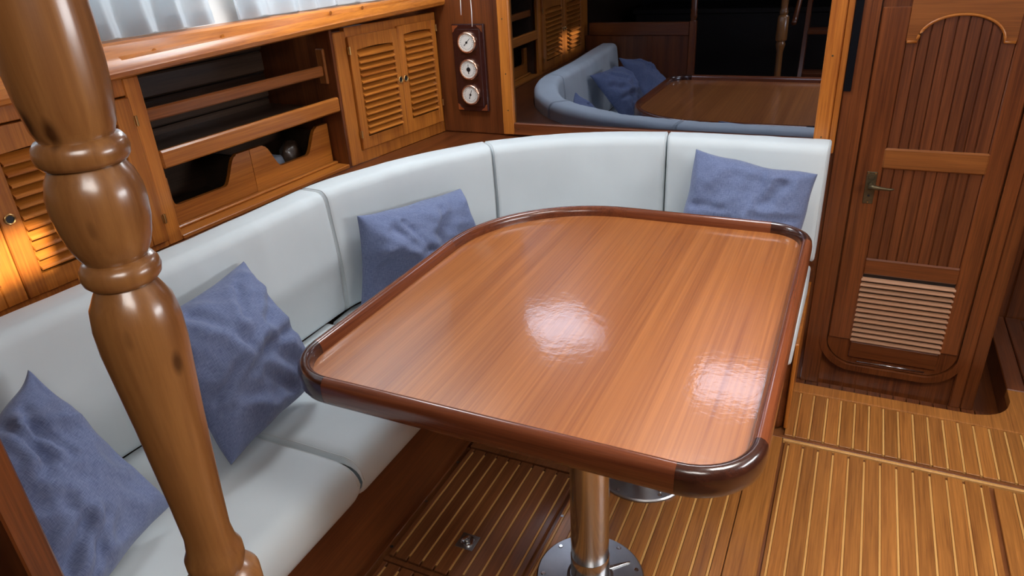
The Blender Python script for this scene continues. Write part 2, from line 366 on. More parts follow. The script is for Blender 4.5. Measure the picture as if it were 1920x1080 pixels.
# ================================================================== SETTEE
SIL = [(-1.58, .05), (-1.55, .35), (-1.522, .72), (-1.488, 1.06), (-1.475, 1.32), (-1.466, 1.573), (-1.421, 1.752), (-1.341, 1.943), (-1.266, 2.064), (-1.165, 2.190), (-1.021, 2.300), (-.852, 2.391), (-.571, 2.462), (-.311, 2.475), (-.041, 2.474)]
path = catmull([(x*1.02, y*1.02, 0) for x, y in SIL], 16)
S = [0]
for a, b in zip(path, path[1:]): S.append(S[-1]+(b-a).length)
def at(s):
    s = max(0, min(S[-1], s))
    for i in range(len(S)-1):
        if S[i+1] >= s: break
    t = (s-S[i])/(S[i+1]-S[i]); p = path[i].lerp(path[i+1], t); d = (path[i+1]-path[i]).normalized()
    return p, Vector((d.y, -d.x, 0))
def s_near(x, y): return min(range(len(path)), key=lambda i: (path[i]-Vector((x, y, 0))).length)
def sec_cushion(s, sc, seed):
    'rounded section of a back cushion: n into the room, z up'
    p, n = at(s); th, z0, z1, r = .116, .4565, .861, .030
    cz = (z0+z1)/2; out = []
    base = [(0, z0), (0, z1), (th, z1), (th, z0)]
    pts = []
    for (cx, cz2, a0) in ((r, z0+r, 270), (r, z1-r, 180), (th-r, z1-r, 90), (th-r, z0+r, 0)):
        for k in range(5): a = R(a0-90*k/4); pts.append((cx+r*math.cos(a), cz2+r*math.sin(a)))
    # insert points on the front face
    full = []
    for i, q in enumerate(pts):
        full.append(q)
        nx = pts[(i+1) % len(pts)]
        if math.dist(q, nx) > .1:
            for k in range(1, 8): full.append((q[0]+(nx[0]-q[0])*k/8, q[1]+(nx[1]-q[1])*k/8))
    for a, z in full:
        t = (z-z0)/(z1-z0)
        if a > th*.6: a += .010*math.sin(math.pi*max(0, min(1, t)))*sc + .010*(1-t)
        wv = noise.noise(Vector((s*7+seed, z*6, a*5)))*.005 + noise.noise(Vector((s*30+seed, z*5, a*9)))*.0026*max(.3, min(1, (z-.55)*4))
        a2 = th/2+(a-th/2)*(.72+.28*sc)+wv; z2 = cz+(z-cz)*(.972+.028*sc)+wv*.6
        q = p+n*a2; out.append((q.x, q.y, z2))
    return out
def back_cushion(s0, s1, seed, label):
    bm = bmesh.new(); N = max(18, int((s1-s0)/.022)); secs = []
    for i in range(N+1):
        t = i/N; e = min(t, 1-t)*(s1-s0)
        secs.append((s0+.002+(s1-s0-.004)*t, 1.0 if e > .011 else math.sqrt(max(0, 1-(1-e/.011)**2))))
    extra = [(s0+.002+d, math.sqrt(1-(1-d/.011)**2)) for d in (.0006, .002, .005, .008)]+[(s1-.002-d, math.sqrt(1-(1-d/.011)**2)) for d in (.0006, .002, .005, .008)]
    secs = sorted(secs+extra)
    loft(bm, [sec_cushion(s, sc, seed) for s, sc in secs])
    o = frommesh('back_cushion', bm, 'cushion', None, True)
    # piped seam along both ends
    for s in (s0+.008, s1-.008):
        bm = bmesh.new(); ring = sec_cushion(s, .96, seed); tube(bm, ring+ring[:1], .0011, 5)
        frommesh('piping', bm, 'piping', o, True)
    tag(o, label, 'cushion', 'white back cushions of the settee'); return o
sA = S[s_near(-1.470*1.02, 1.545*1.02)]; sB = S[s_near(-1.170*1.02, 2.186*1.02)]; sC = S[s_near(-.565*1.02, 2.462*1.02)]
back_cushion(S[s_near(-1.54, .40)], sA, 1.0, 'long white back cushion below the drawers, behind the two nearest blue pillows')
back_cushion(sA, sB, 9.0, 'curved white back cushion with the creased blue pillow at the settee corner')
back_cushion(sB, sC, 17.0, 'plain white back cushion under the mirror with no pillow in front')
back_cushion(sC, S[-1], 27.0, 'white back cushion at the settee end next to the door')
def inner(s, off):
    p, n = at(s); q = p+n*off; return (q.x, q.y)
def seat(pts, label, seed):
    bm = bmesh.new(); poly(bm, pts, .33, .453, .016, 3, False)
    vert = [e for e in bm.edges if abs(e.verts[0].co.x-e.verts[1].co.x) < 1e-5 and abs(e.verts[0].co.y-e.verts[1].co.y) < 1e-5]
    o = frommesh('seat_cushion', bm, 'cushion', None, True, 50)
    tag(o, label, 'cushion', 'white seat cushions of the settee'); return o
def seat_pts(y0, y1): return [(-1.382, y0), (-.905, y0), (-.905, y1), (-1.372, y1)]
def backx(y):
    p = min(path[:len(path)//2], key=lambda q: abs(q.y-y)); return p.x
def rseat(y0, y1, label, seed):
    'straight seat cushion on the long side, softly domed'
    bm = bmesh.new(); x1 = -.905
    def pt(u, v, top):
        y = y0+.002+(y1-y0-.004)*v; x0 = backx(y)+.100; x = x0+(x1-x0)*u
        ex = min(u*(x1-x0)/.008, 1) if u < .5 else min((1-u)*(x1-x0)/.045, 1); ey = min(min(v, 1-v)*(y1-y0)/.022, 1)
        f = math.sqrt(max(0, 1-(1-ex)**2)); g = math.sqrt(max(0, 1-(1-ey)**2))
        h = .062*min(f, .35+.65*f)*(.62+.38*g)
        wv = noise.noise(Vector((x*6+seed, y*6, 0)))*.004
        return (x, y, .393+(h+wv*f) if top else .393-h)
    us = [0, .004, .009, .018, .025, .05, .09]+[.12+.76*i/14 for i in range(15)]+[.91, .95, .975, .99, 1]
    vs = [0, .004, .012, .025, .045]+[.06+.88*i/16 for i in range(17)]+[.955, .975, .988, .996, 1]
    for top in (True, False):
        g = [[bm.verts.new(pt(u, v, top)) for v in vs] for u in us]
        for i in range(len(us)-1):
            for j in range(len(vs)-1): bm.faces.new((g[i][j], g[i+1][j], g[i+1][j+1], g[i][j+1]))
    bmesh.ops.remove_doubles(bm, verts=bm.verts, dist=1e-5)
    bnd = [e for e in bm.edges if e.is_boundary]
    bmesh.ops.bridge_loops(bm, edges=bnd) if bnd else None
    o = frommesh('seat_cushion', bm, 'cushion', None, True, 60)
    tag(o, label, 'cushion', 'white seat cushions of the settee')
    bm = bmesh.new(); tube(bm, [pt(u, .985 if seed < 3 else .012, True) for u in us], .0012, 5); frommesh('piping', bm, 'piping', o, True)
    return o
rseat(.385, .972, 'white seat cushion at the near end of the settee, under the two nearest blue pillows', 1.0)
rseat(.976, 1.50, 'white seat cushion partly under the near left corner of the table', 5.0)
s1, s2 = S[s_near(-1.495, 1.506)], S[s_near(-.628, 2.50)]
bk = [inner(s1+(s2-s1)*i/14, .105) for i in range(15)]
seat(bk+[(-.618, 1.90), (-.75, 1.89), (-.86, 1.82), (-.905, 1.70), (-.905, 1.506)], 'curved white corner seat cushion behind the far side of the table', 3)
seat([(-.612, 1.90), (-.075, 1.90), (-.055, 1.92), (-.05, 2.40), (-.07, 2.415), (-.612, 2.40)], 'white seat cushion at the door end of the settee, right behind the table edge', 4)
# base under the cushions
bs = bmesh.new()
poly(bs, [(-1.99, -.4), (-1.0, .385), (-1.0, 1.96), (-.92, 2.06), (-.075, 2.06), (-.055, 2.08), (-.055, 2.548), (-1.535, 2.548), (-1.62, 2.0), (-1.66, 1.2), (-1.69, .385)][1:], 0.0, .328, .003, 1)
base = frommesh('settee_base', bs, 'mahogany_y'); tag(base, 'dark wooden base box under the white settee cushions', 'settee base')
box('end_panel', -.056, -.044, 2.062, 2.545, 0.002, .326, 'teak_z', base, .003)
bm = bmesh.new()   # ledge behind the back cushions, with its backing board
lp = [inner(.02+(S[-1]-.02)*i/40, -.004) for i in range(41)]
poly(bm, lp+[(-.04, 2.545), (-1.30, 2.545), (-1.538, 2.545), (A1[0]+.004, A1[1]), (wallx(.05), .05)], .772, .796, .003, 1)
led = struct(frommesh('trim_2', bm, 'mahogany_y'))
bm = bmesh.new(); loft(bm, [[(*inner(.02+(S[-1]-.02)*i/40, -.004), .33), (*inner(.02+(S[-1]-.02)*i/40, -.016), .33), (*inner(.02+(S[-1]-.02)*i/40, -.016), .772), (*inner(.02+(S[-1]-.02)*i/40, -.004), .772)] for i in range(41)])
frommesh('backing_board', bm, 'mahogany_y', led)
# ================================================================== SIDE LOCKERS (local x along wall, y into the wall, z up)
def lb(name, u0, u1, w0, w1, z0, z1, mat, parent, bev=.002): return box(name, u0, u1, w0, w1, z0, z1, mat, parent, bev)
def slat_mesh(L):
    bm = bmesh.new(); t = bmesh.new()
    sec = [(-.013, -.0125), (-.0165, -.0105), (-.0165, -.0075), (-.013, -.0050), (.010, .0110), (.013, .0085)]
    a = [t.verts.new((0, y, z)) for y, z in sec]; b = [t.verts.new((L, y, z)) for y, z in sec]
    t.faces.new(a); t.faces.new(b[::-1])
    for i in range(6): t.faces.new((a[i], b[i], b[(i+1) % 6], a[(i+1) % 6]))
    merge(bm, t); bmesh.ops.recalc_face_normals(bm, faces=bm.faces); me = bpy.data.meshes.new('slat'); bm.to_mesh(me); bm.free(); return me
def louvre_door(cab, u0, u1, z0, z1, l0, l1, lz0, lz1, ns, ring_u, ring_z, curved=True):
    bm = bmesh.new()
    bxm(bm, u0, l0, -.016, .006, z0, z1, .002); bxm(bm, l1, u1, -.016, .006, z0, z1, .002)
    bxm(bm, l0, l1, -.014, .004, z0, lz0, .001)
    # top rail with a shallow ogee lower edge
    n = 12; pts = [(l0+(l1-l0)*i/n, lz1-.002+.004*math.sin(math.pi*i/n)) for i in range(n+1)]
    prism_y(bm, pts+[(l1, z1), (l0, z1)], -.014, .004)
    d = frommesh('door', bm, 'teak_z', cab)
    me = slat_mesh(l1-l0-.002); me.materials.append(MATS['teak_x'])
    p = (lz1-lz0-.012)/ns
    for i in range(ns):
        o = bpy.data.objects.new('slat', me); col.objects.link(o); o.parent = d; o.location = (l0+.001, -.006, lz0+.010+p*(i+.5)-.002)
    bm = bmesh.new(); lathe(bm, [(0, .0125), (.003, .0125), (.004, .011), (.003, .009), (-.002, .0085)], 20, Matrix.Rotation(R(90), 4, 'X'))
    k = frommesh('finger_ring', bm, 'brass', d, True, 40); k.location = (ring_u, -.0165, ring_z)
    bm = bmesh.new(); lathe(bm, [(0, .0085), (.001, .0085)], 16, Matrix.Rotation(R(90), 4, 'X'))
    k = frommesh('finger_hole', bm, 'black', d); k.location = (ring_u, -.0165, ring_z)
    return d
def hinge(cab, u, z):
    bm = bmesh.new(); tube(bm, [(0, 0, -.013), (0, 0, .013)], .0035, 8); bxm(bm, -.006, .006, .001, .003, -.012, .012)
    o = frommesh('hinge', bm, 'brass', cab); o.location = (u, -.018, z)
# -- louvred cabinet by the gauges
L2 = math.dist(A1, A2)
c2 = empty('louvred_cabinet', (A1[0], A1[1], .796), ang2)
Z = .796
bm = bmesh.new()
bxm(bm, 0.0, L2-.008, .30, .315, 0, .47); bxm(bm, .004, L2-.008, .02, .30, 0, .012)
bxm(bm, 0.0, .012, .021, .30, 0, .47); bxm(bm, L2-.020, L2-.008, .02, .30, 0, .47)
frommesh('body', bm, 'mahogany_z', c2)
bm = bmesh.new(); bxm(bm, -.002, .054, -.006, .02, 0, .46, .003); bxm(bm, .535, L2-.006, -.004, .02, 0, .47, .002)
bxm(bm, .054, .535, -.005, .02, 0, .046, .002); bxm(bm, .054, .535, -.005, .02, .435, .47, .002)
frommesh('face_frame', bm, 'teak_z', c2)
louvre_door(c2, .056, .3085, .048, .440, .092, .280, .090, .395, 13, .296, .257)
louvre_door(c2, .3105, .534, .048, .445, .345, .508, .100, .415, 13, .326, .257)
for u, z in ((.054, .105), (.054, .395), (.536, .125), (.536, .415)): hinge(c2, u, z)
tag(c2, 'teak cabinet with two louvred doors beside the three gauges', 'cabinet')
# -- louvred cabinet near the post: local origin at A0, going towards -u
c1 = empty('louvred_cabinet', (A0[0], A0[1], .796), ang1)
bm = bmesh.new(); bxm(bm, -.95, -.002, .30, .315, 0, .45); bxm(bm, -.95, -.004, .02, .30, 0, .012); bxm(bm, -.95, -.938, .02, .3, 0, .45); bxm(bm, -.018, -.004, .02, .3, 0, .45)
frommesh('body', bm, 'mahogany_z', c1)
bm = bmesh.new(); bxm(bm, -.034, .013, -.004, .015, 0, .45, .003); bxm(bm, -.95, -.83, -.004, .02, 0, .45, .002); bxm(bm, -.83, -.034, -.004, .02, 0, .018, .002); bxm(bm, -.83, -.034, -.004, .02, .408, .45, .002)
frommesh('face_frame', bm, 'teak_z', c1)
louvre_door(c1, -.418, -.036, .020, .405, -.372, -.085, .066, .350, 11, -.397, .210)
louvre_door(c1, -.828, -.420, .020, .405, -.755, -.466, .066, .350, 11, -.440, .210)
for z in (.082, .346): hinge(c1, -.035, z)
tag(c1, 'teak cabinet with louvred doors partly behind the turned post', 'cabinet')
# -- open shelf with two bin drawers between them
L1 = math.dist(A0, A1)
sh = empty('open_shelf', (A0[0], A0[1], .796), ang1)
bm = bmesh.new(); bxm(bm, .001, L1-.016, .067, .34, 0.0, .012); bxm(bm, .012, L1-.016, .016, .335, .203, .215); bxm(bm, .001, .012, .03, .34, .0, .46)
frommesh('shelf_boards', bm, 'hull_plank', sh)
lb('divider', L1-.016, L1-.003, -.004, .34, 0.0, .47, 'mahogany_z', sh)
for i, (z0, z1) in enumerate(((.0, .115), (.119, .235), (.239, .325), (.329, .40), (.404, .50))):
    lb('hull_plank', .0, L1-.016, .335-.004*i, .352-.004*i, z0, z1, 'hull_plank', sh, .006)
lb('fiddle_rail', .015, L1-.017, -.004, .016, .203, .252, 'teak_x', sh, .005)
lb('fiddle_rail', .013, L1-.028, .036, .053, .323, .357, 'warmwood_x', sh, .004)
br = lb('rail_bracket', L1-.028, L1-.0165, .028, .062, .295, .412, 'warmwood_z', sh, .003)
lb('bottom_rail', .014, L1-.017, -.004, .067, .0, .013, 'teak_x', sh, .002)
lb('sill_strip', .016, L1-.018, .046, .066, .013, .022, 'teak_x', sh, .003)
def drawer(u0, u1, flip):
    W = u1-u0; zb, zt, zs = .013, .158, .074
    a, b, c, d = .055*W/.345, .115*W/.345, W-.115*W/.345, W-.055*W/.345
    def ogee(xa, xb, za, zz, n=8):
        return [(xa+(xb-xa)*i/n, za+(zz-za)*(.5-.5*math.cos(math.pi*i/n))) for i in range(n+1)]
    pts = [(0, zb), (W, zb), (W, zt)] + [(d+.004, zt)] + ogee(d, c, zt-.004, zs) + ogee(b, a, zs, zt-.004) + [(a-.004, zt), (0, zt)]
    if flip: pts = [(0, zb), (W, zb), (W, zt)] + [(d+.004, zt)] + ogee(d, c, zt-.004, zs) + [(.062, zs), (.054, zs+.003), (.049, zs+.010), (.047, zs+.02), (.047, zt), (0, zt)]
    bm = bmesh.new(); prism_y(bm, [(u0+x, z) for x, z in pts], .068, .082)
    f = frommesh('drawer', bm, 'teak_x', sh)
    bm = bmesh.new(); bxm(bm, u0+.004, u0+.012, .082, .30, zb, .13); bxm(bm, u1-.012, u1-.004, .082, .30, zb, .13); bxm(bm, u0+.01, u1-.01, .082, .30, zb, zb+.008); bxm(bm, u0+.01, u1-.01, .292, .30, zb, .13)
    frommesh('drawer_box', bm, 'hull_plank', f)
    return f
drawer(.016, .3665, 1); drawer(.3685, .732, 0)
tag(sh, 'open teak shelf with fiddle rails and two scooped bin drawers', 'shelf')
def local(e, u, wd, z):
    return Matrix.Translation(e.location) @ Matrix.Rotation(e.rotation_euler.z, 4, 'Z') @ Vector((u, wd, z))
def cloth_lump(name, loc, rx, ry, rz, mat, label, cat, seed):
    bm = bmesh.new(); bmesh.ops.create_uvsphere(bm, u_segments=20, v_segments=12, radius=1)
    for v in bm.verts:
        k = 1+.18*noise.noise(v.co*1.6+Vector((seed, 0, 0))); z = max(v.co.z, -.6)
        v.co = Vector((v.co.x*rx*k, v.co.y*ry*k, (z+.6)*rz*k))
    o = frommesh(name, bm, mat, None, True); o.location = loc; tag(o, label, cat)
cloth_lump('folded_cloth', local(sh, .53, .16, .0225), .045, .05, .045, 'grey_cloth', 'small grey-blue bundle lying in the right bin drawer', 'cloth', 2)
cloth_lump('folded_cloth', local(sh, .635, .17, .0225), .035, .05, .055, 'hull_plank', 'small brown bundle lying in the right bin drawer', 'cloth', 6)
# ================================================================== GAUGES ON THE BULKHEAD
gx, gy = -1.3865, YB-.006
g = empty('gauge_panel', (gx, gy, .890))
bm = bmesh.new(); bxm(bm, -.0695, .0695, -.018, 0, 0, .333, .003)
frommesh('board', bm, 'blackboard_wood', g)
bm = bmesh.new(); bxm(bm, -.052, .052, -.020, -.016, .018, .315, .002); frommesh('inset', bm, 'blackboard_wood', g)
for i, z in enumerate((.068, .166, .267)):
    M = Matrix.Rotation(R(90), 4, 'X')
    bm = bmesh.new(); lathe(bm, [(0, .040), (.010, .0405), (.015, .038), (.016, .034), (.0115, .0325), (.010, .032)], 40, M)
    bz = frommesh('gauge', bm, 'copper', g, True, 50); bz.location = (0, -.020, z)
    bm = bmesh.new(); lathe(bm, [(0, .0325), (.001, .0325)], 32, M); f = frommesh('dial', bm, 'dial', bz); f.location = (0, -.0105, 0)
    # tick marks
    bm = bmesh.new()
    for k in range(24):
        t = bmesh.new(); bxm(t, -.0006, .0006, -.0008, 0, .0235, .0275 if k % 2 else .029); merge(bm, t, Matrix.Rotation(R(15*k), 4, 'Y'))
    tk = frommesh('tick_marks', bm, 'black', bz); tk.location = (0, -.0113, 0)
    an = (20, 0, 45)[i]
    bm = bmesh.new()
    t = bmesh.new(); lathe(t, [(0, .0085 if i == 1 else .0045), (.002, .008 if i == 1 else .004)], 14, M); merge(bm, t)
    t = bmesh.new(); bxm(t, -.0008, .0008, -.0012, 0, -.014, .020); merge(bm, t, Matrix.Rotation(R(an), 4, 'Y'))
    t = bmesh.new(); lathe(t, [(0, .0022), (.0015, .002)], 10, M @ Matrix.Identity(4)); merge(bm, t, Matrix.Rotation(R(an), 4, 'Y') @ Matrix.Translation((0, 0, -.014)))
    hnd = frommesh('hand', bm, 'black', bz); hnd.location = (0, -.0115, 0)
for sx in (-1, 1):
    for sz in (0, 1):
        x0, z0 = sx*.0655, (.005, .328)[sz]; dz = (1, -1)[sz]
        pts = [(x0, z0), (x0-sx*.026, z0)] + [(x0-sx*.026+sx*.020*math.sin(R(a)), z0+dz*(.026-.020*math.cos(R(a)))*1.0) for a in (15, 35, 55, 75)] + [(x0, z0+dz*.026)]
        bm = bmesh.new(); prism_y(bm, pts, -.0195, -.0175); frommesh('corner_plate', bm, 'copper', g)
tag(g, 'black wooden panel with three round brass-rimmed gauges', 'gauges')
# cords
for (x, zend, lab) in ((-1.366, 1.263, 'short white cord hanging left of the gauge panel top'), (-1.323, 1.222, 'longer white cord hanging in front of the top gauge')):
    bm = bmesh.new(); tube(bm, [(x+.002*math.sin(k*1.1), 2.45+.002*math.cos(k), 1.95-(1.95-zend)*k/14) for k in range(15)], .0016, 6)
    o = frommesh('cord', bm, 'cord', None, True); tag(o, lab, 'cord')
# ================================================================== MIRROR
mr = empty('wall_mirror', (-.65, YB, .803))
def mb(name, x0, x1, z0, z1, y0, y1, mat, bev=.003): return box(name, x0+.65, x1+.65, y0-YB, y1-YB, z0-.803, z1-.803, mat, mr, bev)
mb('mirror_glass', -1.212, -.10, .850, 1.76, YB-.008, YB-.004, 'mirror', 0)
mb('frame_piece', -1.256, -1.208, .804, 1.80, YB-.024, YB-.0005, 'teak_z')
mb('frame_piece', -1.208, -.104, .804, .851, YB-.024, YB-.0005, 'mahogany_x')
mb('frame_piece', -.104, -.057, .804, 1.80, YB-.024, YB-.0005, 'teak_z')
mb('frame_piece', -.057, -.037, .804, 1.80, YB-.016, YB-.0005, 'teak_z')
mb('frame_piece', -1.208, -.104, 1.755, 1.80, YB-.024, YB-.0005, 'mahogany_x')
for x, z in ((-1.235, 1.24), (-1.232, 1.04), (-1.23, .90), (-1.19, .828), (-.08, 1.12), (-.08, .86)):
    bm = bmesh.new(); lathe(bm, [(0, .003), (.001, .0028)], 8, Matrix.Rotation(R(90), 4, 'X')); s = frommesh('screw', bm, 'old_brass', mr); s.location = (x+.65, -.0242, z-.803)
tag(mr, 'wide dark mirror in a teak frame above the settee back', 'mirror')
o = box('black_strip', -.034, -.012, YB-.014, YB-.0085, 1.009, 1.70, 'black_fabric', None, .001)
tag(o, 'narrow flat black strip on the bulkhead between mirror and door', 'strip')
# ================================================================== DOOR
DY = YB-.014
d1 = struct(empty('door_1', (.25, YB+.012, -.012)))
def dpt(pts): return [(x-.25, z+.012) for x, z in pts]
def rrect(x0, x1, z0, z1, r, n=8):
    return arc(x0+r, z0+r, r, 180, 270, n)+arc(x1-r, z0+r, r, 270, 360, n)+arc(x1-r, z1-r, r, 0, 90, n)+arc(x0+r, z1-r, r, 90, 180, n)
def ring_prism(name, outer, inner_, y0, y1, mat):
    bm = bmesh.new(); n = len(outer)
    V = [[bm.verts.new((p[0], y, p[1])) for p in pl] for pl in (outer, inner_) for y in (y0, y1)]
    of, ob, nf, nb = V
    for i in range(n):
        j = (i+1) % n
        bm.faces.new((of[i], of[j], nf[j], nf[i])); bm.faces.new((ob[i], nb[i], nb[j], ob[j])); bm.faces.new((of[i], ob[i], ob[j], of[j])); bm.faces.new((nf[i], nf[j], nb[j], nb[i]))
    return frommesh(name, bm, mat, d1)
# local y: 0 at bulkhead+.012, negative to the room
fo = rrect(.012, .488, -.020, 1.40, .125); fi = rrect(.036, .464, .004, 1.376, .101)
ring_prism('door_frame', dpt(fo), dpt(fi), -.022, 0, 'mahogany_z')
lf = rrect(.040, .460, .008, 1.372, .097)
bm = bmesh.new(); prism_y(bm, dpt(lf), -.010, 0); frommesh('door_leaf', bm, 'mahogany_z', d1)
def db(name, x0, x1, z0, z1, y0, y1, mat, bev=.002): return box(name, x0-.25, x1-.25, y0, y1, z0+.012, z1+.012, mat, d1, bev)
db('stile', .041, .119, .11, 1.26, -.019, -.010, 'mahogany_z', .003); db('stile', .402, .459, .11, 1.26, -.019, -.010, 'mahogany_z', .003)
# arched top rail
ar = [(.119, 1.30), (.119, 1.162), (.146, 1.162)] + [(.260-.114*math.cos(R(a)), 1.162+.004+.076*math.sin(R(a))) for a in range(0, 181, 10)] + [(.374, 1.162), (.402, 1.162), (.402, 1.30)]
bm = bmesh.new(); prism_y(bm, dpt(ar), -.018, -.010); frommesh('top_rail', bm, 'warmwood_x', d1)
am = [(.121, 1.160), (.148, 1.160)] + [(.260-.112*math.cos(R(a)), 1.164+.0735*math.sin(R(a))) for a in range(4, 177, 8)] + [(.372, 1.160), (.400, 1.160)]
bm = bmesh.new(); tube(bm, [(x, -.0185, z) for x, z in dpt(am)], .0045, 6); frommesh('arch_moulding', bm, 'teak_x', d1, True)
bounds = [.119, .1535, .181, .211, .245, .2755, .309, .335, .364, .402]
for a, b in zip(bounds, bounds[1:]):
    db('plank', a+.0012, b-.0012, .826, 1.248, -.015, -.010, 'deepwood_z', .0018)
    db('plank', a+.0012, b-.0012, .434, .768, -.015, -.010, 'deepwood_z', .0018)
db('mid_rail', .115, .407, .763, .831, -.024, -.010, 'warmwood_x', .005)
db('low_rail', .116, .406, .379, .440, -.021, -.010, 'mahogany_x', .005)
db('bottom_rail', .118, .404, .038, .104, -.019, -.010, 'mahogany_x', .003)
db('louvre_back', .118, .404, .10, .38, -.0105, -.0098, 'black', 0)
me = slat_mesh(.288)
me2 = bpy.data.meshes.new('door_slat'); bm = bmesh.new()
t = bmesh.new(); sec = [(-.020, -.004), (-.021, -.001), (-.020, .0015), (-.008, .0075), (-.006, .0060)]
a = [t.verts.new((0, y, z)) for y, z in sec]; b = [t.verts.new((.290, y, z)) for y, z in sec]
t.faces.new(a); t.faces.new(b[::-1])
for i in range(5): t.faces.new((a[i], b[i], b[(i+1) % 5], a[(i+1) % 5]))
merge(bm, t); bmesh.ops.recalc_face_normals(bm, faces=bm.faces); bm.to_mesh(me2); bm.free(); me2.materials.append(MATS['slat_painted_sheen'])
for i in range(13):
    o = bpy.data.objects.new('slat', me2); col.objects.link(o); o.parent = d1; o.location = (.116-.25, -.003, .112+.0205*i+.012)
# handle
bm = bmesh.new(); bxm(bm, -.0155, .0155, -.003, 0, 0, .110, .001)
hp = frommesh('handle_plate', bm, 'old_brass', d1); hp.location = (.0915-.25, -.019, .640+.012)
bm = bmesh.new(); tube(bm, [(0, -.003, .068), (0, -.035, .068)], .008, 12); tube(bm, [(-.006, -.036, .068), (.012, -.038, .0685), (.035, -.038, .066), (.055, -.037, .0645), (.070, -.036, .0665)], [.0085, .008, .0055, .0042, .0030], 10)
frommesh('lever', bm, 'old_brass', hp, True)
bm = bmesh.new(); lathe(bm, [(0, .004), (.0006, .004)], 12, Matrix.Rotation(R(90), 4, 'X')); k = frommesh('keyhole', bm, 'black', hp); k.location = (0, -.003, .028)
bm = bmesh.new(); lathe(bm, [(0, .010), (.002, .009)], 16, Matrix.Rotation(R(90), 4, 'X')); k = frommesh('rosette', bm, 'old_brass', hp); k.location = (0, -.003, .093)
for x, z in ((-.011, .105), (.011, .105), (0, .005)):
    bm = bmesh.new(); lathe(bm, [(0, .0022), (.001, .002)], 8, Matrix.Rotation(R(90), 4, 'X')); k = frommesh('screw', bm, 'brass', hp); k.location = (x, -.003, z)
bm = bmesh.new(); tube(bm, [(.15-.25, -.012, .020+.012), (.372-.25, -.012, .020+.012)], .0025, 6); frommesh('sill_bar', bm, 'steel', d1, True)
# ================================================================== TABLE
TX0, TX1, TY0, TY1 = -.985, -.043, .862, 1.985
TC = (-.44, 1.46)
tb = empty('dining_table', (TC[0], TC[1], 0))
def outline(off, n=10):
    'outer rim outline shrunk by off, with segment marks; counter clockwise from near left'
    rs = dict(nl=.125, nr=.125, fr=.115, fl=.41)
    segs = []
    c = [(TX0+rs['nl'], TY0+rs['nl'], rs['nl'], 180, 270), (TX1-rs['nr'], TY0+rs['nr'], rs['nr'], 270, 360), (TX1-rs['fr'], TY1-rs['fr'], rs['fr'], 0, 90), (TX0+rs['fl'], TY1-rs['fl'], rs['fl'], 90, 180)]
    for i, (cx, cy, r, a0, a1) in enumerate(c):
        segs.append(arc(cx, cy, r-off, a0, a1, n if i < 3 else 18))
    return segs
PROF = [(.005, .700), (.0015, .706), (0.0, .716), (0.0, .735), (.002, .745), (.007, .752), (.014, .7555), (.021, .754), (.026, .749), (.0295, .741), (.031, .728), (.031, .708), (.027, .700)]
def rim_piece(pts_fn, mat):
    bm = bmesh.new(); secs = []
    k = len(pts_fn(0))
    cols = [pts_fn(o) for o, z in PROF]
    for i in range(k): secs.append([(cols[j][i][0]-TC[0], cols[j][i][1]-TC[1], PROF[j][1]) for j in range(len(PROF))])
    loft(bm, secs); return frommesh('fiddle_rail', bm, mat, tb, True, 40)
for i in range(4):
    rim_piece(lambda o, i=i: outline(o)[i], 'darkwood_x' if i < 3 else 'redwood_y')
    def st(o, i=i):
        S_ = outline(o); a = S_[i][-1]; b = S_[(i+1) % 4][0]
        return [(a[0]+(b[0]-a[0])*t, a[1]+(b[1]-a[1])*t) for t in (.0006, .5, .9994)]
    rim_piece(st, 'redwood_x' if i % 2 == 0 else 'redwood_y')
bm = bmesh.new(); poly(bm, [(x-TC[0], y-TC[1]) for s in outline(.029) for x, y in s], .704, .728)
frommesh('tabletop', bm, 'table_veneer', tb)
for (px, py) in ((-.444, 1.245), (-.430, 1.692)):
    bm = bmesh.new(); lathe(bm, [(.014, .048), (.06, .048), (.46, .048), (.70, .048)], 40)
    pd = frommesh('pedestal', bm, 'steel', tb, True, 40); pd.location = (px-TC[0], py-TC[1], 0)
    bm = bmesh.new(); lathe(bm, [(.0005, .140), (.006, .140), (.010, .136), (.012, .06), (.018, .052)], 56); frommesh('base_plate', bm, 'steel_brushed', pd, True, 30)
    bm = bmesh.new(); lathe(bm, [(.014, .0495), (.085, .0495), (.088, .048)], 40); frommesh('collar', bm, 'steel', pd, True, 30)
    bm = bmesh.new(); lathe(bm, [(.682, .13), (.699, .13)], 40); frommesh('top_plate', bm, 'steel_brushed', pd, True, 30)
    for a in (30, 70, 150, 200, 250, 310):
        bm = bmesh.new(); lathe(bm, [(0, .0065), (.0015, .005)], 10); s = frommesh('screw', bm, 'steel', pd); s.location = (.122*math.cos(R(a)), .122*math.sin(R(a)), .0105)
    for a in (43, 133, 223, 313):
        bm = bmesh.new(); t = bmesh.new(); bxm(t, .045, .115, -.007, .007, .010, .018, .002); 
        for v in t.verts:
            if v.co.x > .10: v.co.y *= .35; v.co.z = .010+(v.co.z-.010)*.5
        merge(bm, t, Matrix.Rotation(R(a), 4, 'Z')); frommesh('foot_rib', bm, 'steel', pd)
tag(tb, 'varnished wooden dining table with raised rim on two steel pedestals', 'table')
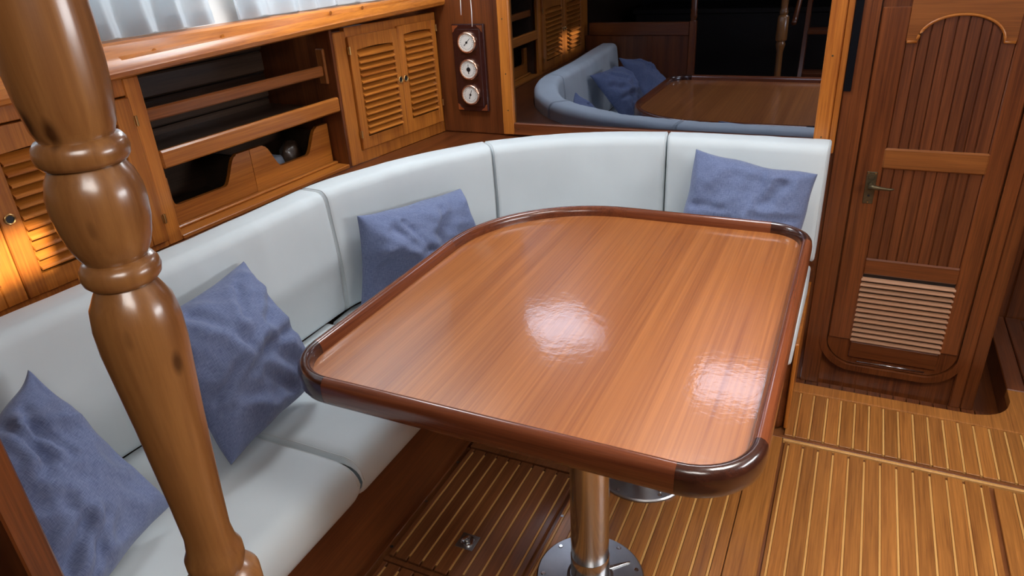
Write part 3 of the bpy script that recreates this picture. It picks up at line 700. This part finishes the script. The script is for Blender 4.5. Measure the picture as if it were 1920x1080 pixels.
# ================================================================== PILLOWS
def pillow(A, B, C, D, T, label, seed, tb_=.22, wr=.017, push=1.0):
    A, B, C, D = map(Vector, (A, B, C, D)); cen = (A+B+C+D)/4
    nrm = ((B-A).cross(D-A)).normalized()
    if nrm.dot(Vector((0, 0, 1.5))-cen + Vector((0, 0, 0))) < 0: nrm = -nrm
    rnd = random.Random(int(seed)); cre = []
    for k in range(7):
        a0 = rnd.uniform(0, 6.283); r0 = rnd.uniform(.15, .45); a1 = a0+rnd.uniform(-.9, .9); r1 = rnd.uniform(.8, 1.05)
        cre.append((r0*math.cos(a0), r0*math.sin(a0), r1*math.cos(a1), r1*math.sin(a1), rnd.uniform(.5, 1.0), rnd.uniform(.05, .085)))
    def crease(u, v):
        t_ = 0
        for (x0, y0, x1, y1, dp, wd) in cre:
            dx, dy = x1-x0, y1-y0; k = max(0, min(1, ((u-x0)*dx+(v-y0)*dy)/(dx*dx+dy*dy)))
            px_, py_ = u-x0-dx*k, v-y0-dy*k; d = math.hypot(px_, py_); sg = px_*dy-py_*dx
            t_ += dp*(-math.exp(-(d/wd)**2)+.75*math.exp(-((d-2*wd)/(1.1*wd))**2)*(1 if sg > 0 else .35))
        return t_
    N = 56; bm = bmesh.new(); grids = []
    for side in (1, -1):
        g = []
        for i in range(N+1):
            row = []
            for j in range(N+1):
                u, v = -math.cos(math.pi*i/N), -math.cos(math.pi*j/N)
                u = u*.7+(2*i/N-1)*.3; v = v*.7+(2*j/N-1)*.3
                uu = u*(1-.06*(1-v*v)*abs(u)); vv = v*(1-.06*(1-u*u)*abs(v))
                a, b = (uu+1)/2, (vv+1)/2
                p = A*(1-a)*(1-b)+B*a*(1-b)+C*a*b+D*(1-a)*b
                h = (max(0, 1-u*u)*max(0, 1-v*v))**.42*T*(1.0 if side > 0 else tb_)
                e = min(1-abs(u), 1-abs(v)); fade = min(1, e*6)
                # wrinkles pulling in from corners plus broad dents
                q = Vector((u*1.3+seed, v*1.3, seed*2))
                wv = noise.noise(q)*wr*1.6 + (1-abs(noise.noise(Vector((u*2.3+v*1.1+seed, v*1.0-u*.4, seed))))*2.2)*wr*.7 + noise.noise(Vector((u*5+seed, v*5, 1)))*wr*.35
                if side > 0: wv += crease(u, v)*wr*.75
                p = p+nrm*(side*h+wv*fade*(1 if side > 0 else .2))
                p = p+Vector((noise.noise(Vector((u*2, v*2, seed))), noise.noise(Vector((u*2, v*2, seed+9))), noise.noise(Vector((u*2, v*2, seed+5)))))*.006
                row.append(bm.verts.new(p))
            g.append(row)
        for i in range(N):
            for j in range(N): bm.faces.new((g[i][j], g[i+1][j], g[i+1][j+1], g[i][j+1]))
        grids.append(g)
    uvl = bm.loops.layers.uv.new('UVMap')
    for g in grids:
        ix = {v: (i/N, j/N) for i, r_ in enumerate(g) for j, v in enumerate(r_)}
        for f in bm.faces:
            if f.verts[0] in ix:
                for l in f.loops: l[uvl].uv = ix[l.vert]
    bmesh.ops.remove_doubles(bm, verts=bm.verts, dist=1e-5)
    o = frommesh('pillow', bm, 'blue_linen', None, True)
    # piped edge seam
    tag(o, label, 'pillow', 'blue linen throw pillows'); return o
pillow((-1.368, 1.20, .795), (-1.150, 1.150, .50), (-1.125, .820, .500), (-1.335, .84, .790), .085, 'blue pillow propped on the settee between the turned post and the table', 3.0)
pillow((-1.375, .635, .805), (-1.150, .680, .500), (-1.065, .39, .500), (-1.28, .36, .720), .085, 'blue pillow at the bottom left, nearest the camera, behind the turned post', 11.0)
pillow((-1.305, 1.600, .782), (-1.172, 2.000, .752), (-1.09, 1.965, .49), (-1.300, 1.535, .49), .100, 'creased blue pillow in the settee corner behind the far left table edge', 21.0, wr=.024)
pillow((-.452, 2.340, .845), (-.068, 2.315, .797), (-.085, 2.235, .49), (-.500, 2.235, .492), .085, 'blue pillow at the door end of the settee, under the mirror', 31.0)
# ================================================================== TURNED POST AND BOARD IN FRONT
px, py = -.4541, .2905
bm = bmesh.new()
prof = [(0, .030), (.05, .030), (.06, .026), (.30, .024), (.55, .021), (.70, .019), (.80, .0185), (.83, .026), (.842, .028), (.853, .025), (.860, .0235)]
prof += [(.866, .031), (.875, .033), (1.00, .033), (1.008, .031), (1.012, .024), (1.022, .0275), (1.032, .0275), (1.040, .0235)]
prof += [(1.056, .0215), (1.09, .0232), (1.13, .0257), (1.178, .0287), (1.21, .0312), (1.245, .0340), (1.265, .0340), (1.280, .0315), (1.290, .0258), (1.2962, .0220)]
prof += [(1.2972, .0255), (1.3005, .0288), (1.3055, .0301), (1.3105, .0290), (1.3145, .0258), (1.3155, .0225)]
prof += [(1.322, .0268), (1.330, .0300), (1.342, .0330), (1.355, .0343), (1.365, .0338), (1.375, .0308), (1.3830, .0255)]
prof += [(1.3838, .0290), (1.387, .0318), (1.392, .0328), (1.397, .0318), (1.4005, .0290), (1.4015, .0255)]
prof += [(1.408, .0285), (1.425, .0315), (1.445, .0330), (1.47, .0335), (1.50, .0325), (1.56, .029), (1.64, .025), (1.70, .0235), (1.71, .028), (1.72, .028), (1.73, .024), (1.76, .03), (1.95, .03)]
lathe(bm, [(z, r*(.89 if z > 1.0 else 1)) for z, r in prof], 48)
po = frommesh('turned_post', bm, 'post_wood', None, True, 60); po.location = (px, py, 0)
tag(po, 'varnished turned wooden post with two rings in the left foreground', 'post')
# ================================================================== THINGS ONLY THE MIRROR SHOWS
bm = bmesh.new(); bxm(bm, -1.69, -.999, .350, .372, 0, .905, .002)
wp = struct(frommesh('wall_partition', bm, 'mahogany_z'))
box('top_rail', -1.66, -.999, .342, .380, .905, .985, 'mahogany_x', wp, .004)
box('stile', -1.26, -1.23, .372, .378, .47, .905, 'mahogany_z', wp, .002)
cp = empty('corner_post', (-.977, .36, 0))
box('shaft', -.020, .020, -.020, .020, 0, .99, 'mahogany_z', cp, .003)
bm = bmesh.new(); lathe(bm, [(.989, .018), (1.0, .016), (1.01, .020), (1.025, .022), (1.04, .018), (1.055, .0215), (1.065, .0175), (1.2, .022), (1.4, .026), (1.5, .022), (1.52, .025), (1.54, .021), (1.949, .024)], 24)
frommesh('turned_top', bm, 'mahogany_z', cp, True, 40)
tag(cp, 'dark square wooden corner post at the bottom left, at the near end of the settee', 'post')
ld = empty('companionway_ladder', (-.10, -.45, 0))
for x in (-.27, .30):
    bm = bmesh.new(); t = bmesh.new(); bxm(t, -.015, .015, -.05, .05, 0, 1.72, .003)
    for v in t.verts: v.co.y += .22-v.co.z*.36
    for v in t.verts: v.co.x += x
    merge(bm, t); frommesh('stringer', bm, 'mahogany_z', ld)
for k in range(5):
    z = .27+.27*k; box('tread', -.255, .285, .22-z*.36-.07, .22-z*.36+.09, z, z+.028, 'mahogany_x', ld, .003)
bm = bmesh.new(); tube(bm, [(-.31, .52, .94), (-.31, .46, .96), (-.31, .30, 1.04), (-.30, .12, 1.22), (-.29, -.1, 1.50), (-.285, -.2, 1.62)], .016, 10); frommesh('handrail', bm, 'mahogany_y', ld, True)
tag(ld, 'wooden companionway ladder with handrail, seen in the mirror', 'ladder')
gc = empty('galley_counter', (-1.1, -1.6, 0))
box('body', -.75, 1.0, -.5, .2, 0, .86, 'shaded_cabin', gc, .004); box('worktop', -.77, 1.02, -.52, .22, .86, .90, 'shaded_cabin', gc, .004)
tag(gc, 'dark galley counter far behind, seen in the mirror', 'counter')
# ================================================================== CURTAINS
def curtain(y0, y1, seed, label):
    def P(y, t):
        ph = y*62+3.0*noise.noise(Vector((y*5, seed, 0)))
        off = (.006+.016*(1-t))*(math.sin(ph)+.3*math.sin(2*ph+1))+.006*noise.noise(Vector((y*20, t*2, seed)))
        zb = 1.337+.005*noise.noise(Vector((y*6, seed, 3)))+.003*math.sin(ph)
        return Vector((wallx(y)-.020-.050*t+off, y+.005*math.cos(ph)*(1-t), zb+(1.80-zb)*t))
    N = int((y1-y0)/.006); root = None
    for nm, t0, t1, rows, dx in (('curtain', 0, 1, 14, 0), ('hem', 0, .075, 2, .0016)):
        bm = bmesh.new()
        g = [[bm.verts.new(P(y0+(y1-y0)*i/N, t0+(t1-t0)*r/rows)+Vector((dx, 0, 0))) for i in range(N+1)] for r in range(rows+1)]
        for r in range(rows):
            for i in range(N): bm.faces.new((g[r][i], g[r][i+1], g[r+1][i+1], g[r+1][i]))
        o = frommesh(nm, bm, 'voile', root, True)
        if root is None: root = o
    tag(root, label, 'curtain', 'short white window curtains'); return root
curtain(.62, 1.545, 2.0, 'short white gathered curtain next to the turned post')
curtain(1.655, 2.52, 7.0, 'short white gathered curtain above the louvred cabinet by the gauges')
# window behind the curtains
win = struct(empty('window_1', (-1.75, 1.42, 1.46)))
bm = bmesh.new()
loft(bm, [[(wallx(y)-.112, y, 1.46), (wallx(y)-.116, y, 1.46), (wallx(y)-.130, y, 1.78), (wallx(y)-.126, y, 1.78)] for y in (.42, 1.99, 2.42)])
for v in bm.verts: v.co -= Vector((-1.75, 1.42, 1.46))
gm, N_, L_, P_ = newmat('window_glass'); P_.inputs['Transmission Weight'].default_value = 1.0; P_.inputs['Roughness'].default_value = .0; P_.inputs['IOR'].default_value = 1.02; MATS['window_glass'] = gm
frommesh('pane', bm, 'window_glass', win)
rod = bmesh.new(); tube(rod, [(wallx(y)-.088, y, 1.815) for y in (.5, 1.2, 2.0, 2.53)], .005, 8)
o = frommesh('curtain_rod', rod, 'brass', None, True); tag(o, 'thin brass rod carrying the short white curtains', 'curtain rod')
# unseen hatch and port frames added around the area lights; nothing opens behind
def added_hatch_frame(name, cx, cy, sx, sy):
    e = struct(empty(name, (cx, cy, 1.93)))
    bm = bmesh.new(); b = .03; hx, hy = sx/2+.012, sy/2+.012
    for (x0, x1, y0, y1) in ((-hx-b, hx+b, -hy-b, -hy), (-hx-b, hx+b, hy, hy+b), (-hx-b, -hx, -hy, hy), (hx, hx+b, -hy, hy)): bxm(bm, x0, x1, y0, y1, 0.0, .0195, .003)
    frommesh('added_frame', bm, 'teak_x', e)
    box('pane', -hx, hx, -hy, hy, .014, .018, 'window_glass', e, 0)
added_hatch_frame('added_hatch_2', -1.28, 1.80, .46, .46); added_hatch_frame('added_hatch_3', -.34, 2.10, .32, .32); added_hatch_frame('added_hatch_4', .42, 1.02, .5, .5)
e = struct(empty('added_port', (1.598, 1.3, 1.30)))
bm = bmesh.new()
for (y0, y1, z0, z1) in ((-.5, .5, -.03, 0), (-.5, .5, .30, .33), (-.5, -.47, 0, .30), (.47, .5, 0, .30)): bxm(bm, -.02, 0, y0, y1, z0, z1, .003)
frommesh('added_frame', bm, 'teak_y', e)
box('pane', -.008, -.002, -.47, .47, 0, .30, 'window_glass', e, 0)
